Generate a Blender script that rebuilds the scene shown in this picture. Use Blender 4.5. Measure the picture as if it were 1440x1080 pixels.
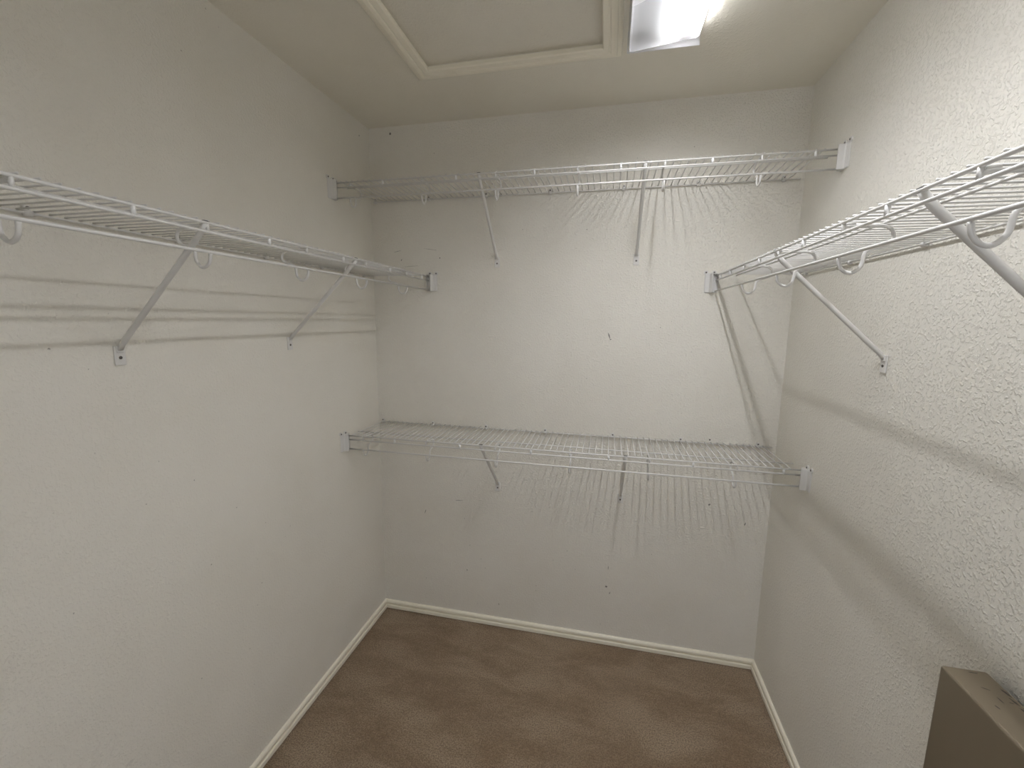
import bpy, bmesh, math, random
from mathutils import Vector, Matrix

random.seed(7)
for o in list(bpy.data.objects):
    bpy.data.objects.remove(o, do_unlink=True)
SC = bpy.context.scene
COL = SC.collection

# ------------------------------------------------------------------ camera
W, H, L = 1.841, 2.44, 2.30           # closet width, height, depth
cam_data = bpy.data.cameras.new('camera')
cam = bpy.data.objects.new('camera', cam_data)
COL.objects.link(cam)
cam_data.sensor_fit = 'HORIZONTAL'
cam_data.sensor_width = 36.0
cam_data.lens = 599.0 / 1440.0 * 36.0
cam_data.clip_start = 0.01
yaw, pitch, roll = -0.2207, -0.1493, 0.0099
fwd = Vector((math.sin(yaw) * math.cos(pitch), math.cos(yaw) * math.cos(pitch), math.sin(pitch)))
rgt = Vector((math.cos(yaw), -math.sin(yaw), 0.0))
upv = rgt.cross(fwd)
r2 = math.cos(roll) * rgt + math.sin(roll) * upv
u2 = -math.sin(roll) * rgt + math.cos(roll) * upv
m = Matrix((r2, u2, -fwd)).transposed().to_4x4()
m.translation = Vector((1.133, -1.9377, 1.5661))
cam.matrix_world = m
SC.camera = cam

# ------------------------------------------------------------------ world, exposure
world = bpy.data.worlds.new('world')
SC.world = world
world.use_nodes = True
world.node_tree.nodes['Background'].inputs[0].default_value = (0.95, 0.98, 1.06, 1)
world.node_tree.nodes['Background'].inputs[1].default_value = 1.2
vs = SC.view_settings
vs.view_transform = 'Standard'
vs.look = 'None'
vs.gamma = 1.0
vs.use_curve_mapping = False
vs.exposure = 0.0
SC.cycles.max_bounces = 16
SC.cycles.diffuse_bounces = 9
SC.cycles.transmission_bounces = 9
SC.cycles.transparent_max_bounces = 12
TUBE_POWER = 183.0                      # radiance of the one burning tube


# ------------------------------------------------------------------ material helpers
def new_mat(name, color, rough=0.6, spec=0.5):
    mt = bpy.data.materials.new(name)
    mt.use_nodes = True
    b = mt.node_tree.nodes['Principled BSDF']
    b.inputs['Base Color'].default_value = (*color, 1)
    b.inputs['Roughness'].default_value = rough
    b.inputs['Specular IOR Level'].default_value = spec
    return mt


class NT:
    def __init__(self, mt):
        self.t = mt.node_tree
        self.b = self.t.nodes['Principled BSDF']

    def n(self, kind, **kw):
        nd = self.t.nodes.new(kind)
        for k, v in kw.items():
            setattr(nd, k, v)
        return nd

    def link(self, a, b):
        self.t.links.new(a, b)

    def math(self, op, a, b=None, c=None):
        nd = self.n('ShaderNodeMath', operation=op)
        for i, v in enumerate((a, b, c)):
            if v is None:
                continue
            if isinstance(v, (int, float)):
                nd.inputs[i].default_value = v
            else:
                self.link(v, nd.inputs[i])
        return nd.outputs[0]

    def noise(self, vec, scale, detail=2.0, rough=0.5, dist=0.0):
        nd = self.n('ShaderNodeTexNoise')
        self.link(vec, nd.inputs['Vector'])
        nd.inputs['Scale'].default_value = scale
        nd.inputs['Detail'].default_value = detail
        nd.inputs['Roughness'].default_value = rough
        nd.inputs['Distortion'].default_value = dist
        return nd.outputs[0]

    def ramp(self, fac, lo, hi):
        nd = self.n('ShaderNodeMapRange')
        nd.clamp = True
        nd.interpolation_type = 'SMOOTHSTEP'
        self.link(fac, nd.inputs[0])
        nd.inputs[1].default_value = lo
        nd.inputs[2].default_value = hi
        return nd.outputs[0]

    def mix(self, fac, a, b):
        nd = self.n('ShaderNodeMix', data_type='RGBA')
        if isinstance(fac, (int, float)):
            nd.inputs[0].default_value = fac
        else:
            self.link(fac, nd.inputs[0])
        for i, v in ((6, a), (7, b)):
            if isinstance(v, tuple):
                nd.inputs[i].default_value = (*v, 1)
            else:
                self.link(v, nd.inputs[i])
        return nd.outputs[2]


def wall_material(name, base, bump, marks=(), specks=None, plane='xz', tex_scale=1.0, base_specks=0.04):
    """matt cream paint over orange-peel drywall texture; marks = scuffs (u, v, half length, half width, angle, strength)"""
    mt = new_mat(name, base, 0.55, 0.3)
    t = NT(mt)
    co = t.n('ShaderNodeTexCoord').outputs['Object']
    # orange peel: soft blobs plus finer grain
    n1 = t.noise(co, 140 * tex_scale, 2.5, 0.55, 0.15)
    n2 = t.noise(co, 300 * tex_scale, 2.0, 0.6)
    blobs = t.ramp(n1, 0.47, 0.68)
    hgt = t.math('MULTIPLY_ADD', n2, 0.35, blobs)
    bp = t.n('ShaderNodeBump')
    bp.inputs['Strength'].default_value = bump
    bp.inputs['Distance'].default_value = 0.0022
    t.link(hgt, bp.inputs['Height'])
    t.link(bp.outputs[0], t.b.inputs['Normal'])
    # slight uneven, rubbed paint
    n3 = t.noise(co, 2.2, 4.0, 0.6)
    col = t.mix(t.ramp(n3, 0.35, 0.75), base, tuple(c * k for c, k in zip(base, (0.95, 0.945, 0.93))))
    sep = t.n('ShaderNodeSeparateXYZ')
    t.link(co, sep.inputs[0])
    U = sep.outputs['X' if plane[0] == 'x' else 'Y']
    V = sep.outputs['Z' if plane[1] == 'z' else 'Y']
    if specks:
        # tiny dark scuff specks, thicker in a stated patch (cu, cv, ru, rv)
        cu, cv, ru, rv, amount = specks
        vo = t.n('ShaderNodeTexVoronoi')
        t.link(co, vo.inputs['Vector'])
        vo.inputs['Scale'].default_value = 46
        jag = t.noise(co, 260, 2.0, 0.7)
        d = t.math('MULTIPLY_ADD', t.math('SUBTRACT', jag, 0.5), 0.35, vo.outputs['Distance'])
        dot = t.ramp(d, 0.10, 0.03)
        sel = t.n('ShaderNodeSeparateColor')
        t.link(vo.outputs['Color'], sel.inputs[0])
        du = t.math('DIVIDE', t.math('SUBTRACT', U, cu), ru)
        dv = t.math('DIVIDE', t.math('SUBTRACT', V, cv), rv)
        rr = t.math('ADD', t.math('MULTIPLY', du, du), t.math('MULTIPLY', dv, dv))
        dens = t.math('MULTIPLY_ADD', t.math('EXPONENT', t.math('MULTIPLY', rr, -1.0)), amount, base_specks)
        on = t.math('LESS_THAN', sel.outputs[0], dens)
        f = t.math('MULTIPLY', t.math('MULTIPLY', dot, on), t.math('MULTIPLY', sel.outputs[1], 0.75))
        col = t.mix(f, col, (0.10, 0.085, 0.07))
    if marks:
        wob = t.noise(co, 140, 3.0, 0.7)
        wob = t.math('MULTIPLY', t.math('SUBTRACT', wob, 0.5), 2.4)
        total = None
        for (mu, mv, la, lb, ang, st) in marks:
            du = t.math('SUBTRACT', U, mu)
            dv = t.math('SUBTRACT', V, mv)
            ca, sa = math.cos(ang), math.sin(ang)
            p = t.math('ADD', t.math('MULTIPLY', du, ca / la), t.math('MULTIPLY', dv, sa / la))
            q = t.math('ADD', t.math('MULTIPLY', du, -sa / lb), t.math('MULTIPLY', dv, ca / lb))
            r = t.math('ADD', t.math('MULTIPLY', p, p), t.math('MULTIPLY', q, q))
            f = t.ramp(t.math('ADD', r, wob), 1.1, 0.3)
            f = t.math('MULTIPLY', f, st)
            total = f if total is None else t.math('MAXIMUM', total, f)
        col = t.mix(total, col, (0.05, 0.045, 0.04))
    t.link(col, t.b.inputs['Base Color'])
    return mt


PAINT = (0.765, 0.745, 0.685)
M_BACK = wall_material('cream_wall_paint', PAINT, 0.68,
                       marks=[(1.135, 1.502, .016, .003, 1.9, .8), (1.142, 1.485, .004, .003, 0, .8),
                              (1.172, 0.302, .006, .005, 0.3, .8), (1.19, 0.272, .008, .003, 1.2, .5),
                              (1.178, 0.40, .010, .002, 1.5, .6), (0.30, 1.89, .040, .0012, -.15, .45),
                              (0.13, 1.885, .02, .0015, .2, .5), (0.15, 1.845, .006, .003, 1.0, .6), (0.20, 1.815, .045, .0012, .05, .45),
                              (0.345, 1.85, .003, .003, 0, .9), (0.43, 0.66, .022, .0015, .1, .7), (0.245, 0.58, .014, .002, 1.2, .7),
                              (0.47, 0.285, .004, .004, 0, .7), (1.58, 1.06, .004, .004, 0, .9), (1.60, 0.765, .006, .005, .6, .7),
                              (0.95, 0.88, .011, .0015, 1.5, .6), (1.75, .69, .008, .003, 1.2, .6), (0.64, .12, .003, .003, 0, .8),
                              (0.11, 2.41, .006, .006, 0, .8), (0.60, 2.165, .003, .003, 0, .8)],
                       specks=(0.55, 0.35, 0.50, 0.33, 0.36))
M_LEFT = wall_material('cream_left_wall_paint', PAINT, 0.4,
                       marks=[(-1.25, .45, .012, .006, .2, .12),
                              (-0.08, 2.38, .004, .004, 0, .7)],
                       specks=(-0.7, 0.85, 0.35, 0.3, 0.02), plane='yz', base_specks=0.006)
M_RIGHT = wall_material('cream_right_wall_paint', PAINT, 0.6, specks=(-0.1, 0.95, 0.25, 0.35, 0.10), plane='yz', base_specks=0.005)
M_CEIL = wall_material('ceiling_paint', (0.77, 0.74, 0.655), 0.26, plane='xy')
M_HATCH = wall_material('hatch_panel_paint', (0.77, 0.74, 0.66), 0.45, plane='xy', tex_scale=0.9)
M_TRIM = new_mat('cream_gloss_trim_paint', (0.85, 0.81, 0.69), 0.34, 0.5)
_t = NT(M_TRIM)
_co = _t.n('ShaderNodeTexCoord').outputs['Object']
_t.link(_t.mix(_t.ramp(_t.noise(_co, 9, 5, .7), .45, .8), (0.85, 0.81, 0.69), (0.79, 0.745, 0.62)), _t.b.inputs['Base Color'])
M_WIRE = new_mat('white_vinyl_coated_wire', (0.67, 0.662, 0.642), 0.34, 0.5)
M_PLASTIC = new_mat('white_plastic', (0.66, 0.653, 0.635), 0.4, 0.5)
M_CLIP = new_mat('bright_white_plastic', (0.80, 0.80, 0.79), 0.35, 0.5)
M_SLOT_SHADE = new_mat('hollow_shade', (0.09, 0.09, 0.09), 0.6, 0.3)  # dark colour stands for the shade in the brace's open top
M_STEEL = new_mat('screw_steel', (0.16, 0.15, 0.14), 0.35, 0.5)
M_STEEL.node_tree.nodes['Principled BSDF'].inputs['Metallic'].default_value = 0.7
M_HOUSING = new_mat('white_enamel_housing', (0.82, 0.82, 0.82), 0.4, 0.5)
M_CAP = new_mat('grey_tube_cap', (0.35, 0.35, 0.36), 0.4, 0.5)

# carpet -----------------------------------------------------------
M_CARPET = new_mat('brown_carpet_pile', (0.16, 0.11, 0.07), 0.95, 0.05)
_t = NT(M_CARPET)
_co = _t.n('ShaderNodeTexCoord').outputs['Object']
_mp = _t.n('ShaderNodeMapping')
_t.link(_co, _mp.inputs[0])
_mp.inputs['Rotation'].default_value = (0, 0, math.radians(-8))
_mp.inputs['Scale'].default_value = (1.0, 2.3, 1.0)
_sw = _t.noise(_mp.outputs[0], 3.1, 5.0, 0.62, 0.45)
_gr = _t.noise(_co, 190, 3.0, 0.8)
_gm = _t.noise(_co, 42, 4.0, 0.75)
_c = _t.mix(_t.ramp(_sw, 0.36, 0.70), (0.235, 0.165, 0.102), (0.375, 0.292, 0.205))
_c = _t.mix(_t.math('MULTIPLY', _t.ramp(_gm, 0.38, 0.72), 0.40), _c, (0.39, 0.305, 0.215))
_c = _t.mix(_t.math('MULTIPLY', _t.ramp(_gr, 0.42, 0.60), 0.70), _c, (0.115, 0.080, 0.049))
_t.link(_c, _t.b.inputs['Base Color'])
_t.b.inputs['Sheen Weight'].default_value = 0.12
_bp = _t.n('ShaderNodeBump')
_bp.inputs['Strength'].default_value = 1.0
_bp.inputs['Distance'].default_value = 0.004
_t.link(_t.math('MULTIPLY_ADD', _gm, 0.8, _gr), _bp.inputs['Height'])
_t.link(_bp.outputs[0], _t.b.inputs['Normal'])

LENS_POW, LENS_CLEAR = 1.7, 0.85
# lamp materials -----------------------------------------------------
M_TUBE = bpy.data.materials.new('lit_fluorescent_tube')
M_TUBE.use_nodes = True
_n = M_TUBE.node_tree.nodes
_n.clear()
_e = _n.new('ShaderNodeEmission')
_o = _n.new('ShaderNodeOutputMaterial')
_e.inputs[0].default_value = (0.98, 0.985, 1.005, 1)
_e.inputs[1].default_value = TUBE_POWER
M_TUBE.node_tree.links.new(_e.outputs[0], _o.inputs[0])

M_LENS = bpy.data.materials.new('ribbed_acrylic_diffuser')
M_LENS.use_nodes = True
_n = M_LENS.node_tree.nodes
_lk = M_LENS.node_tree.links
_n.clear()
_o = _n.new('ShaderNodeOutputMaterial')
_tr = _n.new('ShaderNodeBsdfTransparent')
_tr.inputs[0].default_value = (0.97, 0.97, 0.98, 1)
_tl = _n.new('ShaderNodeBsdfTranslucent')
_tl.inputs[0].default_value = (0.58, 0.58, 0.595, 1)
_df = _n.new('ShaderNodeBsdfDiffuse')
_df.inputs[0].default_value = (0.8, 0.8, 0.82, 1)
_m1 = _n.new('ShaderNodeMixShader')
_m1.inputs[0].default_value = 0.5
_m2 = _n.new('ShaderNodeMixShader')
_m2.inputs[0].default_value = 0.5
# the acrylic is ribbed lengthwise: the clear view falls off with the angle across the ribs,
# and a little with the angle to the surface itself
_ge = _n.new('ShaderNodeNewGeometry')
_sx = _n.new('ShaderNodeSeparateXYZ')
_lk.new(_ge.outputs['Incoming'], _sx.inputs[0])


def _lm(op, x, y=None):
    nd = _n.new('ShaderNodeMath')
    nd.operation = op
    for i, v in enumerate((x, y)):
        if v is None:
            continue
        if isinstance(v, (int, float)):
            nd.inputs[i].default_value = v
        else:
            _lk.new(v, nd.inputs[i])
    return nd.outputs[0]


_az = _lm('ABSOLUTE', _sx.outputs['Z'])
_xz = _lm('SQRT', _lm('ADD', _lm('MULTIPLY', _sx.outputs['X'], _sx.outputs['X']), _lm('ADD', _lm('MULTIPLY', _az, _az), 1e-5)))
_cl = _lm('POWER', _lm('DIVIDE', _az, _xz), LENS_POW)
_cl = _lm('MULTIPLY', _cl, _lm('POWER', _az, 0.35))
_lk.new(_lm('SUBTRACT', 1.0, _lm('MULTIPLY', _cl, LENS_CLEAR)), _m2.inputs[0])
_lk.new(_tl.outputs[0], _m1.inputs[1])
_lk.new(_df.outputs[0], _m1.inputs[2])
_lk.new(_tr.outputs[0], _m2.inputs[1])
_lk.new(_m1.outputs[0], _m2.inputs[2])
_lk.new(_m2.outputs[0], _o.inputs[0])

M_FROST = bpy.data.materials.new('frosted_acrylic_edge')
M_FROST.use_nodes = True
_n = M_FROST.node_tree.nodes
_lk = M_FROST.node_tree.links
_n.clear()
_o = _n.new('ShaderNodeOutputMaterial')
_tl = _n.new('ShaderNodeBsdfTranslucent')
_tl.inputs[0].default_value = (0.80, 0.80, 0.81, 1)
_df = _n.new('ShaderNodeBsdfDiffuse')
_df.inputs[0].default_value = (0.8, 0.8, 0.82, 1)
_m1 = _n.new('ShaderNodeMixShader')
_m1.inputs[0].default_value = 0.15
_lk.new(_tl.outputs[0], _m1.inputs[1])
_lk.new(_df.outputs[0], _m1.inputs[2])
_lk.new(_m1.outputs[0], _o.inputs[0])

M_EDGE_DIM = new_mat('dimmed_acrylic_edge', (0.62, 0.62, 0.63), 0.5, 0.4)  # left lens edge only: its dimness is put into an opaque grey

# beige enamelled box with chips -----------------------------------------
M_BOX = new_mat('beige_enamel', (0.145, 0.118, 0.078), 0.38, 0.5)
_t = NT(M_BOX)
_co = _t.n('ShaderNodeTexCoord').outputs['Object']
_sp = _t.n('ShaderNodeSeparateXYZ')
_t.link(_co, _sp.inputs[0])
_wb = _t.math('MULTIPLY', _t.math('SUBTRACT', _t.noise(_co, 230, 3, .7), .5), 2.2)
_tot = None
for (mu, mv, la, lb, ang) in [(.008, .3905, .0085, .0013, 0.0), (.001, .354, .0060, .0012, -.4), (.0065, .3325, .0075, .0013, -1.5),
                              (-.010, .315, .0045, .0016, -1.3), (.0280, .352, .0095, .0022, -1.35), (.020, .3295, .0032, .0012, -.3),
                              (.0265, .333, .0085, .0020, -1.35), (.0280, .3130, .0095, .0030, -1.2), (.0290, .290, .006, .0016, -1.2)]:
    du = _t.math('SUBTRACT', _sp.outputs['X'], mu)
    dv = _t.math('SUBTRACT', _sp.outputs['Y'], mv - .2)
    ca, sa = math.cos(ang), math.sin(ang)
    p = _t.math('ADD', _t.math('MULTIPLY', du, ca / la), _t.math('MULTIPLY', dv, sa / la))
    q = _t.math('ADD', _t.math('MULTIPLY', du, -sa / lb), _t.math('MULTIPLY', dv, ca / lb))
    f = _t.ramp(_t.math('ADD', _t.math('ADD', _t.math('MULTIPLY', p, p), _t.math('MULTIPLY', q, q)), _wb), 1.1, .4)
    _tot = f if _tot is None else _t.math('MAXIMUM', _tot, f)
_tot = _t.math('MULTIPLY', _tot, _t.math('GREATER_THAN', _sp.outputs['Z'], .9425))
_t.link(_t.mix(_tot, (0.145, 0.118, 0.078), (0.02, 0.016, 0.012)), _t.b.inputs['Base Color'])


# ------------------------------------------------------------------ geometry helpers
def obj(name, bm, mat, parent=None, smooth=False, loc=None):
    me = bpy.data.meshes.new(name)
    bm.normal_update()
    bm.to_mesh(me)
    bm.free()
    if smooth:
        for p in me.polygons:
            p.use_smooth = True
    me.materials.append(mat)
    o = bpy.data.objects.new(name, me)
    COL.objects.link(o)
    if parent is not None:
        o.parent = parent
    if loc is not None:
        o.location = loc
    return o


def dup(o, parent, loc=None):
    c = o.copy()
    COL.objects.link(c)
    c.parent = parent
    if loc is not None:
        c.location = loc
    return c


def thing(name, label, cat, loc=(0, 0, 0), rotz=0.0, group=None):
    o = bpy.data.objects.new(name, None)
    o.empty_display_size = 0.1
    COL.objects.link(o)
    o.location = loc
    o.rotation_euler = (0, 0, rotz)
    o['label'] = label
    o['category'] = cat
    if group:
        o['group'] = group
    return o


def box(bm, a, b, bevel=0.0, seg=2):
    lo = Vector((min(a[i], b[i]) for i in range(3)))
    hi = Vector((max(a[i], b[i]) for i in range(3)))
    r = bmesh.ops.create_cube(bm, size=1.0, matrix=Matrix.Translation((lo + hi) / 2) @ Matrix.Diagonal((*(hi - lo), 1)))
    if bevel:
        es = set()
        for v in r['verts']:
            es.update(v.link_edges)
        bmesh.ops.bevel(bm, geom=list(es), offset=bevel, segments=seg, profile=0.5, affect='EDGES')


def tube(bm, pts, rad, n=8, cap=True):
    """swept round bar through pts; rad a number or one per point, or a (ru, rv) pair"""
    pts = [Vector(p) for p in pts]
    rings = []
    prev = None
    for i, p in enumerate(pts):
        if i == 0:
            d = pts[1] - pts[0]
        elif i == len(pts) - 1:
            d = pts[-1] - pts[-2]
        else:
            d = (pts[i + 1] - p).normalized() + (p - pts[i - 1]).normalized()
        d.normalize()
        if prev is None:
            ref = Vector((1, 0, 0)) if abs(d.x) < 0.9 else Vector((0, 0, 1))
            u = (ref - d * ref.dot(d)).normalized()
        else:
            u = (prev - d * prev.dot(d)).normalized()
        prev = u
        v = d.cross(u)
        r = rad[i] if isinstance(rad, (list, tuple)) else rad
        ru, rv = r if isinstance(r, tuple) else (r, r)
        rings.append([bm.verts.new(p + u * ru * math.cos(2 * math.pi * k / n) + v * rv * math.sin(2 * math.pi * k / n)) for k in range(n)])
    for a, b in zip(rings, rings[1:]):
        for k in range(n):
            bm.faces.new((a[k], a[(k + 1) % n], b[(k + 1) % n], b[k]))
    if cap:
        bm.faces.new(list(reversed(rings[0])))
        bm.faces.new(rings[-1])


def spline(pts, sub=4):
    out = []
    P = [Vector(p) for p in pts]
    for i in range(len(P) - 1):
        p0, p1, p2, p3 = P[max(i - 1, 0)], P[i], P[i + 1], P[min(i + 2, len(P) - 1)]
        for k in range(sub):
            t = k / sub
            out.append(0.5 * ((2 * p1) + (p2 - p0) * t + (2 * p0 - 5 * p1 + 4 * p2 - p3) * t * t + (3 * p1 - p0 - 3 * p2 + p3) * t ** 3))
    out.append(P[-1])
    return out


def struct(o):
    o['kind'] = 'structure'
    return o


def slab(name, a, b, mat):
    bm = bmesh.new()
    box(bm, a, b)
    return struct(obj(name, bm, mat))


# ------------------------------------------------------------------ room shell
T = 0.1
fl = slab('floor', (-T, T, -T), (W + T, -L - T, 0), M_CARPET)
slab('wall_back', (-T, 0, 0), (W + T, T, H), M_BACK)
slab('wall_left', (-T, 0, 0), (0, -L, H), M_LEFT)
slab('wall_right', (W, 0, 0), (W + T, -L, H), M_RIGHT)
DX0, DX1, DZ = 0.86, 1.58, 2.03        # unseen doorway, added behind the camera to let in fill light
bm = bmesh.new()
box(bm, (-T, -L, 0), (DX0, -L - T, H))
box(bm, (DX1, -L, 0), (W + T, -L - T, H))
box(bm, (DX0, -L, DZ), (DX1, -L - T, H))
struct(obj('wall_front', bm, M_LEFT))

HX0, HX1, HY0, HY1 = 0.462, 1.090, -0.385, -1.10       # hatch opening in the ceiling
bm = bmesh.new()
box(bm, (-T, T, H), (W + T, HY0, H + T))
box(bm, (-T, HY1, H), (W + T, -L - T, H + T))
box(bm, (-T, HY0, H), (HX0, HY1, H + T))
box(bm, (HX1, HY0, H), (W + T, HY1, H + T))
struct(obj('ceiling', bm, M_CEIL))

BP = [(0.0, 0.003), (0.0135, 0.003), (0.0140, 0.019), (0.0120, 0.0220), (0.0038, 0.0230), (0.0034, 0.0268),
      (0.0110, 0.0290), (0.0114, 0.0385), (0.0085, 0.0445), (0.005, 0.0468), (0.0, 0.047)]


def profile_run(name, prof, p0, p1, inward, m0, m1, mat, parent=None, down=False):
    """moulding swept from p0 to p1; inward = direction of the profile's depth; m0/m1 mitre slopes"""
    p0, p1, inward = Vector(p0), Vector(p1), Vector(inward)
    d = (p1 - p0).normalized()
    bm = bmesh.new()
    ra, rb = [], []
    for a, z in prof:
        off = inward * a + Vector((0, 0, -z if down else z))
        ra.append(bm.verts.new(p0 + off + d * (a * m0)))
        rb.append(bm.verts.new(p1 + off - d * (a * m1)))
    n = len(prof)
    for k in range(n):
        bm.faces.new((ra[k], ra[(k + 1) % n], rb[(k + 1) % n], rb[k]))
    bm.faces.new(list(reversed(ra)))
    bm.faces.new(rb)
    bmesh.ops.recalc_face_normals(bm, faces=bm.faces)
    return obj(name, bm, mat, parent)


g = 0.0004
struct(profile_run('baseboard_back', BP, (0, 0, 0), (W, 0, 0), (0, -1, 0), 1, 1, M_TRIM))
struct(profile_run('baseboard_left', BP, (0, -g, 0), (0, -L, 0), (1, 0, 0), 1, 1, M_TRIM))
struct(profile_run('baseboard_right', BP, (W, -g, 0), (W, -L, 0), (-1, 0, 0), 1, 1, M_TRIM))
struct(profile_run('trim_1', BP, (0, -L + g, 0), (DX0, -L + g, 0), (0, 1, 0), 1, 0, M_TRIM))
struct(profile_run('trim_2', BP, (DX1, -L + g, 0), (W, -L + g, 0), (0, 1, 0), 0, 1, M_TRIM))

# ------------------------------------------------------------------ attic hatch
hatch = thing('attic_hatch', 'textured attic access hatch panel framed by cream moulding in the ceiling', 'hatch',
              ((HX0 + HX1) / 2, (HY0 + HY1) / 2, H))
cx, cy = (HX0 + HX1) / 2, (HY0 + HY1) / 2
hx, hy = (HX1 - HX0) / 2, (HY0 - HY1) / 2
bm = bmesh.new()
box(bm, (-hx + .004, -hy + .004, 0.010), (hx - .004, hy - .006, 0.024))
obj('panel', bm, M_HATCH, hatch)
# casing profile: across from the inner edge (0) to the outer edge, and how far it hangs down
CP = [(0.0, 0.0), (0.0, 0.010), (0.004, 0.0135), (0.018, 0.0145), (0.0215, 0.0125), (0.024, 0.0125), (0.027, 0.0155), (0.036, 0.0165),
      (0.044, 0.015), (0.047, 0.0115), (0.050, 0.0115), (0.056, 0.010), (0.060, 0.007), (0.061, 0.0)]
# inner edge overlaps the opening a little so the panel rests on it
ix0, ix1, iy0, iy1 = -hx + .014, hx - .014, hy - .018, -hy + .014
for a, b, inw in (((ix0, iy0), (ix1, iy0), (0, 1, 0)), ((ix0, iy1), (ix1, iy1), (0, -1, 0)),
                  ((ix0, iy0), (ix0, iy1), (-1, 0, 0)), ((ix1, iy0), (ix1, iy1), (1, 0, 0))):
    profile_run('moulding', CP, (*a, 0), (*b, 0), inw, -1, -1, M_TRIM, hatch, down=True)

# ------------------------------------------------------------------ ceiling light
LX0, LX1, LY0, LY1 = 1.151, 1.360, -0.450, -1.680
lamp = thing('ceiling_light', 'white wraparound fluorescent ceiling light glowing along its right side', 'light',
             (0, 0, 0))
bm = bmesh.new()
box(bm, (LX0 + .004, LY0 - .004, H - .001), (LX1 - .004, LY1 + .004, H - .010))
_xc = (LX0 + LX1) / 2 - .002
v8 = [bm.verts.new((_xc + x, y, z)) for y in (LY0 - .005, LY1 + .005) for x, z in ((-.034, H - .0098), (.034, H - .0098), (.012, H - .036), (-.012, H - .036))]
for f in ((0, 1, 5, 4), (1, 2, 6, 5), (2, 3, 7, 6), (3, 0, 4, 7), (3, 2, 1, 0), (4, 5, 6, 7)):
    bm.faces.new([v8[i] for i in f])
bmesh.ops.recalc_face_normals(bm, faces=bm.faces)
obj('housing', bm, M_HOUSING, lamp)
for y in (LY0, LY1 + .003):
    bm = bmesh.new()
    box(bm, (LX0, y, H - .001), (LX1, y - .003, H - .062), .001, 1)
    obj('end_plate', bm, M_FROST, lamp)
LP = [(LX0 + .001, H - .012), (LX0 + .002, H - .050), (LX0 + .006, H - .057), (LX0 + .014, H - .0595)]
for k in range(1, 12):
    t_ = k / 12
    LP.append((LX0 + .014 + (.180 * t_), H - .0595 + .0175 * t_))
LP += [(LX1 - .013, H - .042), (LX1 - .004, H - .038), (LX1 - .0015, H - .032), (LX1 - .001, H - .012)]
bm = bmesh.new()
oa = LP
va = [bm.verts.new((x, LY0 - .0035, z)) for x, z in oa]
vb = [bm.verts.new((x, LY1 + .0035, z)) for x, z in oa]
for k in range(len(oa) - 1):
    bm.faces.new((va[k], va[k + 1], vb[k + 1], vb[k]))
dif = obj('diffuser', bm, M_LENS, lamp, smooth=True)
dif.data.materials.append(M_FROST)
dif.data.materials.append(M_EDGE_DIM)
for p in dif.data.polygons:
    if abs(p.normal.x) > 0.35:
        p.material_index = 1 if p.center.x > (LX0 + LX1) / 2 else 2
dif['label'] = 'ribbed translucent acrylic lens'
TX, TZ = 1.312, H - .0255
bm = bmesh.new()
tube(bm, [(TX, LY0 - .034, TZ), (TX, LY1 + .034, TZ)], .0127, 16)
tb = obj('tube', bm, M_TUBE, lamp, smooth=True)
tb['label'] = 'lit fluorescent tube'
for y, s in ((LY0, -1), (LY1, 1)):
    bm = bmesh.new()
    tube(bm, [(TX, y + s * .020, TZ), (TX, y + s * .0338, TZ)], .0129, 16)
    obj('tube_cap', bm, M_CAP, lamp)
    bm = bmesh.new()
    box(bm, (TX - .011, y + s * .0045, H - .0105), (TX + .011, y + s * .0195, H - .036), .002, 1)
    obj('lamp_holder', bm, M_PLASTIC, lamp)

# ------------------------------------------------------------------ wire shelves
D = 0.287            # wall to front rail
R = 0.003
protos = {}


def proto(key, make):
    """first use builds the mesh object's mesh; later uses share it"""
    if key not in protos:
        protos[key] = make()
    return protos[key]


def place(key, name, mat, parent, loc, maker, smooth=True):
    def make():
        bm = bmesh.new()
        maker(bm)
        bmesh.ops.recalc_face_normals(bm, faces=bm.faces)
        me = bpy.data.meshes.new(name)
        bm.to_mesh(me)
        bm.free()
        if smooth:
            for p in me.polygons:
                p.use_smooth = True
        me.materials.append(mat)
        return me
    o = bpy.data.objects.new(name, proto(key, make))
    COL.objects.link(o)
    o.parent = parent
    o.location = loc
    return o


# shelf-local axes: x along the wall, -y out from the wall, z up from the front rail's centre
def mk_deck(bm):
    tube(bm, [(0, -.004, .0049), (0, -D - .0022, .0049)], .0019, 6)


HOOK = [(-.0005, .286, -.0105), (0, .280, -.0072), (0, .262, -.0068), (0, .240, -.0068), (0, .222, -.0075), (0, .209, -.0125), (0, .2025, -.0230), (0, .2050, -.0345),
        (0, .214, -.0415), (0, .228, -.0455), (0, .240, -.0495), (0, .2462, -.0580), (0, .2475, -.0700), (0, .2500, -.0800),
        (0, .2575, -.0890), (0, .2675, -.0920), (0, .2780, -.0875), (0, .2850, -.0780), (0, .2875, -.0635)]


def mk_hook(bm):
    tube(bm, spline([(x, -a, z) for x, a, z in HOOK], 3), .0036, 8)


def mk_spacer(bm):
    tube(bm, [(0, -D + .0008, -.001), (0, -D + .0008, -.0175)], .0034, 8)
    tube(bm, [(0, -D + .0008, -.0025), (0, -D + .020, -.0022)], .0028, 8)


def screw(bm, c, axis, r=.0036):
    c, axis = Vector(c), Vector(axis)
    tube(bm, [c, c + axis * .0012, c + axis * .0022], [r, r, r * .6], 10)


def mk_clip(bm):
    box(bm, (-.006, 0, -.006), (.006, -.008, .016), .0018, 2)
    tube(bm, [(-.007, -.006, 0), (.007, -.006, 0)], .0058, 10)


def mk_clip_screw(bm):
    screw(bm, (0, -.0079, .0105), (0, -1, 0), .0032)


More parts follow.
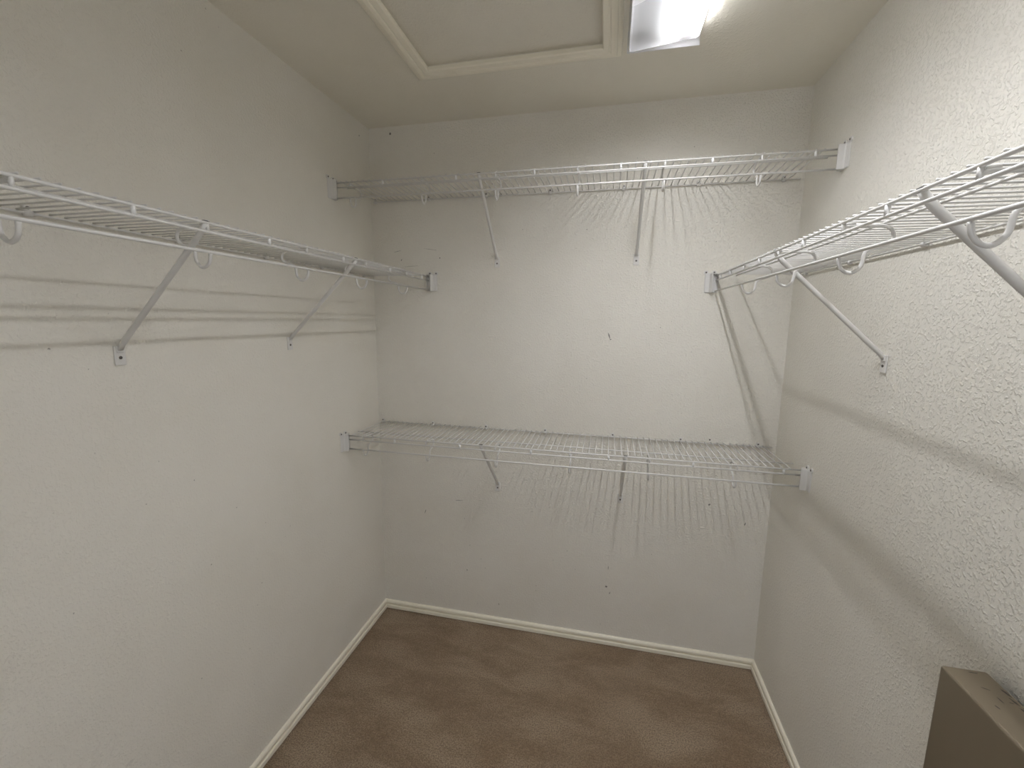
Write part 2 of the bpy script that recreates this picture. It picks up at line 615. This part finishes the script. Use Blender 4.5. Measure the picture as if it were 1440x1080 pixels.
def mk_pole(bm):
    top = Vector((0, -D + .004, -.008))
    bot = Vector((0, -.010, -.268))
    d = (bot - top).normalized()
    tube(bm, [top + Vector((0, -.002, .007)), top + d * .02, top + d * .06, bot - d * .03, bot - d * .006, Vector((0, -.0062, -.278))],
         [.0062, .0066, .0066, .0066, .0062, (.0070, .0028)], 12)


def mk_foot(bm):
    box(bm, (-.0120, 0, -.268), (.0120, -.0042, -.314), .0016, 2)
    box(bm, (-.0080, -.0040, -.268), (.0080, -.0075, -.284), .0016, 2)


def mk_foot_screw(bm):
    screw(bm, (0, -.0041, -.296), (0, -1, 0), .0040)


def prism(bm, poly, z0, z1):
    lo = [bm.verts.new((x, y, z0)) for x, y in poly]
    hi = [bm.verts.new((x, y, z1)) for x, y in poly]
    n = len(poly)
    for k in range(n):
        bm.faces.new((lo[k], lo[(k + 1) % n], hi[(k + 1) % n], hi[k]))
    bm.faces.new(list(reversed(lo)))
    bm.faces.new(hi)


EAR_A, EAR_B, EAR_Z = .3270, .2960, .0140


def mk_bracket(s):
    def f(bm):
        # flared front cover: runs out along the wall, then turns and covers the rail ends
        outer = [(.0006, .3305), (.0035, .3275), (.0050, .3190), (.0062, .3130), (.0100, .3105), (.0180, .3085), (.0252, .3065)]
        inner = [(.0252, .3040), (.0170, .3060), (.0095, .3078), (.0040, .3100), (.0006, .3150)]
        prism(bm, [(s * x, -a_) for x, a_ in outer + inner], -.0655, .0075)
        box(bm, (0, -.2790, .009), (s * .0030, -.3290, -.0670), .001, 1)                # plate on the wall
        prism(bm, [(s * x, -a_) for x, a_ in ((.0028, .2790), (.0028, .3100), (.0100, .3085), (.0245, .3052), (.0225, .3000), (.0150, .2800))], .0068, .0092)   # lid
        prism(bm, [(s * x, -a_) for x, a_ in ((.0028, .2830), (.0028, .3100), (.0100, .3085), (.0245, .3052), (.0160, .2980))], -.0668, -.0645)   # floor
        box(bm, (s * .0028, -.2790, .008), (s * .0130, -.2815, -.0650), .0008, 1)        # rear rib
        for a_ in (EAR_A, EAR_B):                                                       # two screw ears
            tube(bm, [(0, -a_, EAR_Z), (s * .0045, -a_, EAR_Z)], .0085, 14)
        box(bm, (0, -EAR_B, .004), (s * .0040, -EAR_A, .0125), .0008, 1)
    return f


def mk_bracket_screw(s):
    def f(bm):
        screw(bm, (s * .0044, -EAR_A, EAR_Z + .0005), (s, 0, 0), .0036)
    return f


def mk_spacer_plain(bm):
    tube(bm, [(0, -D + .0004, -.0015), (0, -D + .0004, -.0172)], .0042, 8)


def mk_slot_shade(bm):
    box(bm, (-.0070, -D - .0020, .0026), (.0070, -D + .0045, .0046), .0005, 1)  # solid dark block in place of the shaded hollow at the brace top


def build_shelf(label, group, loc, rotz, length, hooks, spacers, clips, braces, wire0, dz_back=0.0):
    t = thing('wire_shelf', label, 'shelf', loc, rotz, group)
    tilt = math.atan2(-dz_back, D)
    ends = (.0035, length - .0035)
    for name, a, z, r in (('front_rail', D, 0, .0031), ('lip_rail', D, -.0185, .0031), ('hanging_rod', D + .001, -.0605, .0034),
                          ('middle_rail', .215, .0004, .0026), ('back_rail', .0075, .0004, .0027)):
        e0, e1 = (ends if a > .25 else (.016, length - .016))

        def mk(bm, a=a, z=z, r=r, e0=e0, e1=e1):
            tube(bm, [(e0, -a, z), (e1, -a, z)], r, 10)
        place((name, length), name, M_WIRE, t, (0, 0, dz_back * (1 - a / D)), mk)
    n = int((length - 2 * wire0) / .0254)
    for k in range(n + 1):
        w = place('deck', 'deck_wire', M_WIRE, t, (wire0 + k * .0254, 0, dz_back), mk_deck)
        if dz_back:
            w.rotation_euler = (math.atan2(dz_back, D), 0, 0)
    for s in hooks:
        place('hook', 'hook', M_WIRE, t, (s, 0, 0), mk_hook)
    for s in hooks:
        place('spacer', 'spacer', M_WIRE, t, (s, 0, 0), mk_spacer)
    for s in spacers:
        place('spacer_plain', 'spacer', M_CLIP, t, (s, 0, 0), mk_spacer_plain)
    for s in clips:
        c = place('clip', 'wall_clip', M_PLASTIC, t, (s, 0, dz_back), mk_clip)
        place('clip_screw', 'screw', M_STEEL, c, (0, 0, 0), mk_clip_screw)
    for s in braces:
        b = place('pole', 'brace', M_WIRE, t, (s, 0, 0), mk_pole)
        place('foot', 'foot_plate', M_WIRE, b, (0, 0, 0), mk_foot, smooth=False)
        place('shade_block', 'slot_shade', M_SLOT_SHADE, b, (0, 0, 0), mk_slot_shade)
        place('foot_screw', 'screw', M_STEEL, b, (0, 0, 0), mk_foot_screw)
    for s, x in ((1, 0.0), (-1, length)):
        b = place(('bracket', s), 'end_bracket', M_PLASTIC, t, (x, 0, 0), mk_bracket(s), smooth=False)
        for dy in (0, EAR_A - EAR_B):
            place(('bracket_screw', s), 'screw', M_STEEL, b, (0, dy, 0), mk_bracket_screw(s))
    return t


GRP = 'white wire closet shelves'
ZU, ZL, ZS, ZR = 2.1155, 1.0456, 1.7644, 1.7524
CL = [.026, .299, .573, .861, 1.170, 1.460, 1.769]
build_shelf('upper white wire shelf spanning the back wall just below the ceiling', GRP, (0, 0, ZU), 0, W,
            [.074, .389, .690, .998, 1.299, 1.605], [.222, .533, .839, 1.150, 1.452, 1.761], CL, [.624, 1.234], .034, -.005)
build_shelf('lower white wire shelf spanning the back wall at waist height', GRP, (0, 0, ZL), 0, W,
            [.084, .385, .693, 1.001, 1.307, 1.615], [.238, .538, .844, 1.153, 1.463, 1.769], CL, [.632, 1.217], .034, 0.0)
hl = [.227, .539, .844, 1.154, 1.464, 1.769, 2.074]
sl = [.078, .368, .672, .983, 1.302, 1.612, 1.920, 2.22]
build_shelf('white wire shelf with two angled braces along the whole left wall', GRP, (0, -L, ZS), math.pi / 2, L,
            [L - v for v in hl], [L - v for v in sl], [L - v for v in (.095, .397, .684, .985, 1.29, 1.60, 1.90, 2.2)],
            [L - v for v in (.598, 1.157, 1.76)], .030)
hr = [.375, .675, .985, 1.292, 1.60, 1.905, 2.21]
sr = [.070, .215, .525, .818, 1.118, 1.445, 1.75, 2.06]
build_shelf('white wire shelf with hooks along the right wall, above the beige box', GRP, (W, 0, ZR), -math.pi / 2, L,
            hr, sr, [.114, .415, .734, 1.04, 1.35, 1.66, 1.97, 2.25], [.640, 1.191, 1.78], .030, -.004)

# ------------------------------------------------------------------ beige box by the right wall
bx = bmesh.new()
BX0, BX1, BY0, BY1, BZ = 1.756, W - .0140, -1.078, -1.478, .945
box(bx, (BX0, BY0, 0), (BX1, BY1, BZ), .0045, 3)
bo = obj('beige_box', bx, M_BOX)
ctr = Vector(((BX0 + BX1) / 2, (BY0 + BY1) / 2, 0))
bo.data.transform(Matrix.Translation(-ctr))
bo.location = ctr
bo['label'] = 'tall shallow beige box with dark chips in its top edge against the right wall'
bo['category'] = 'box'
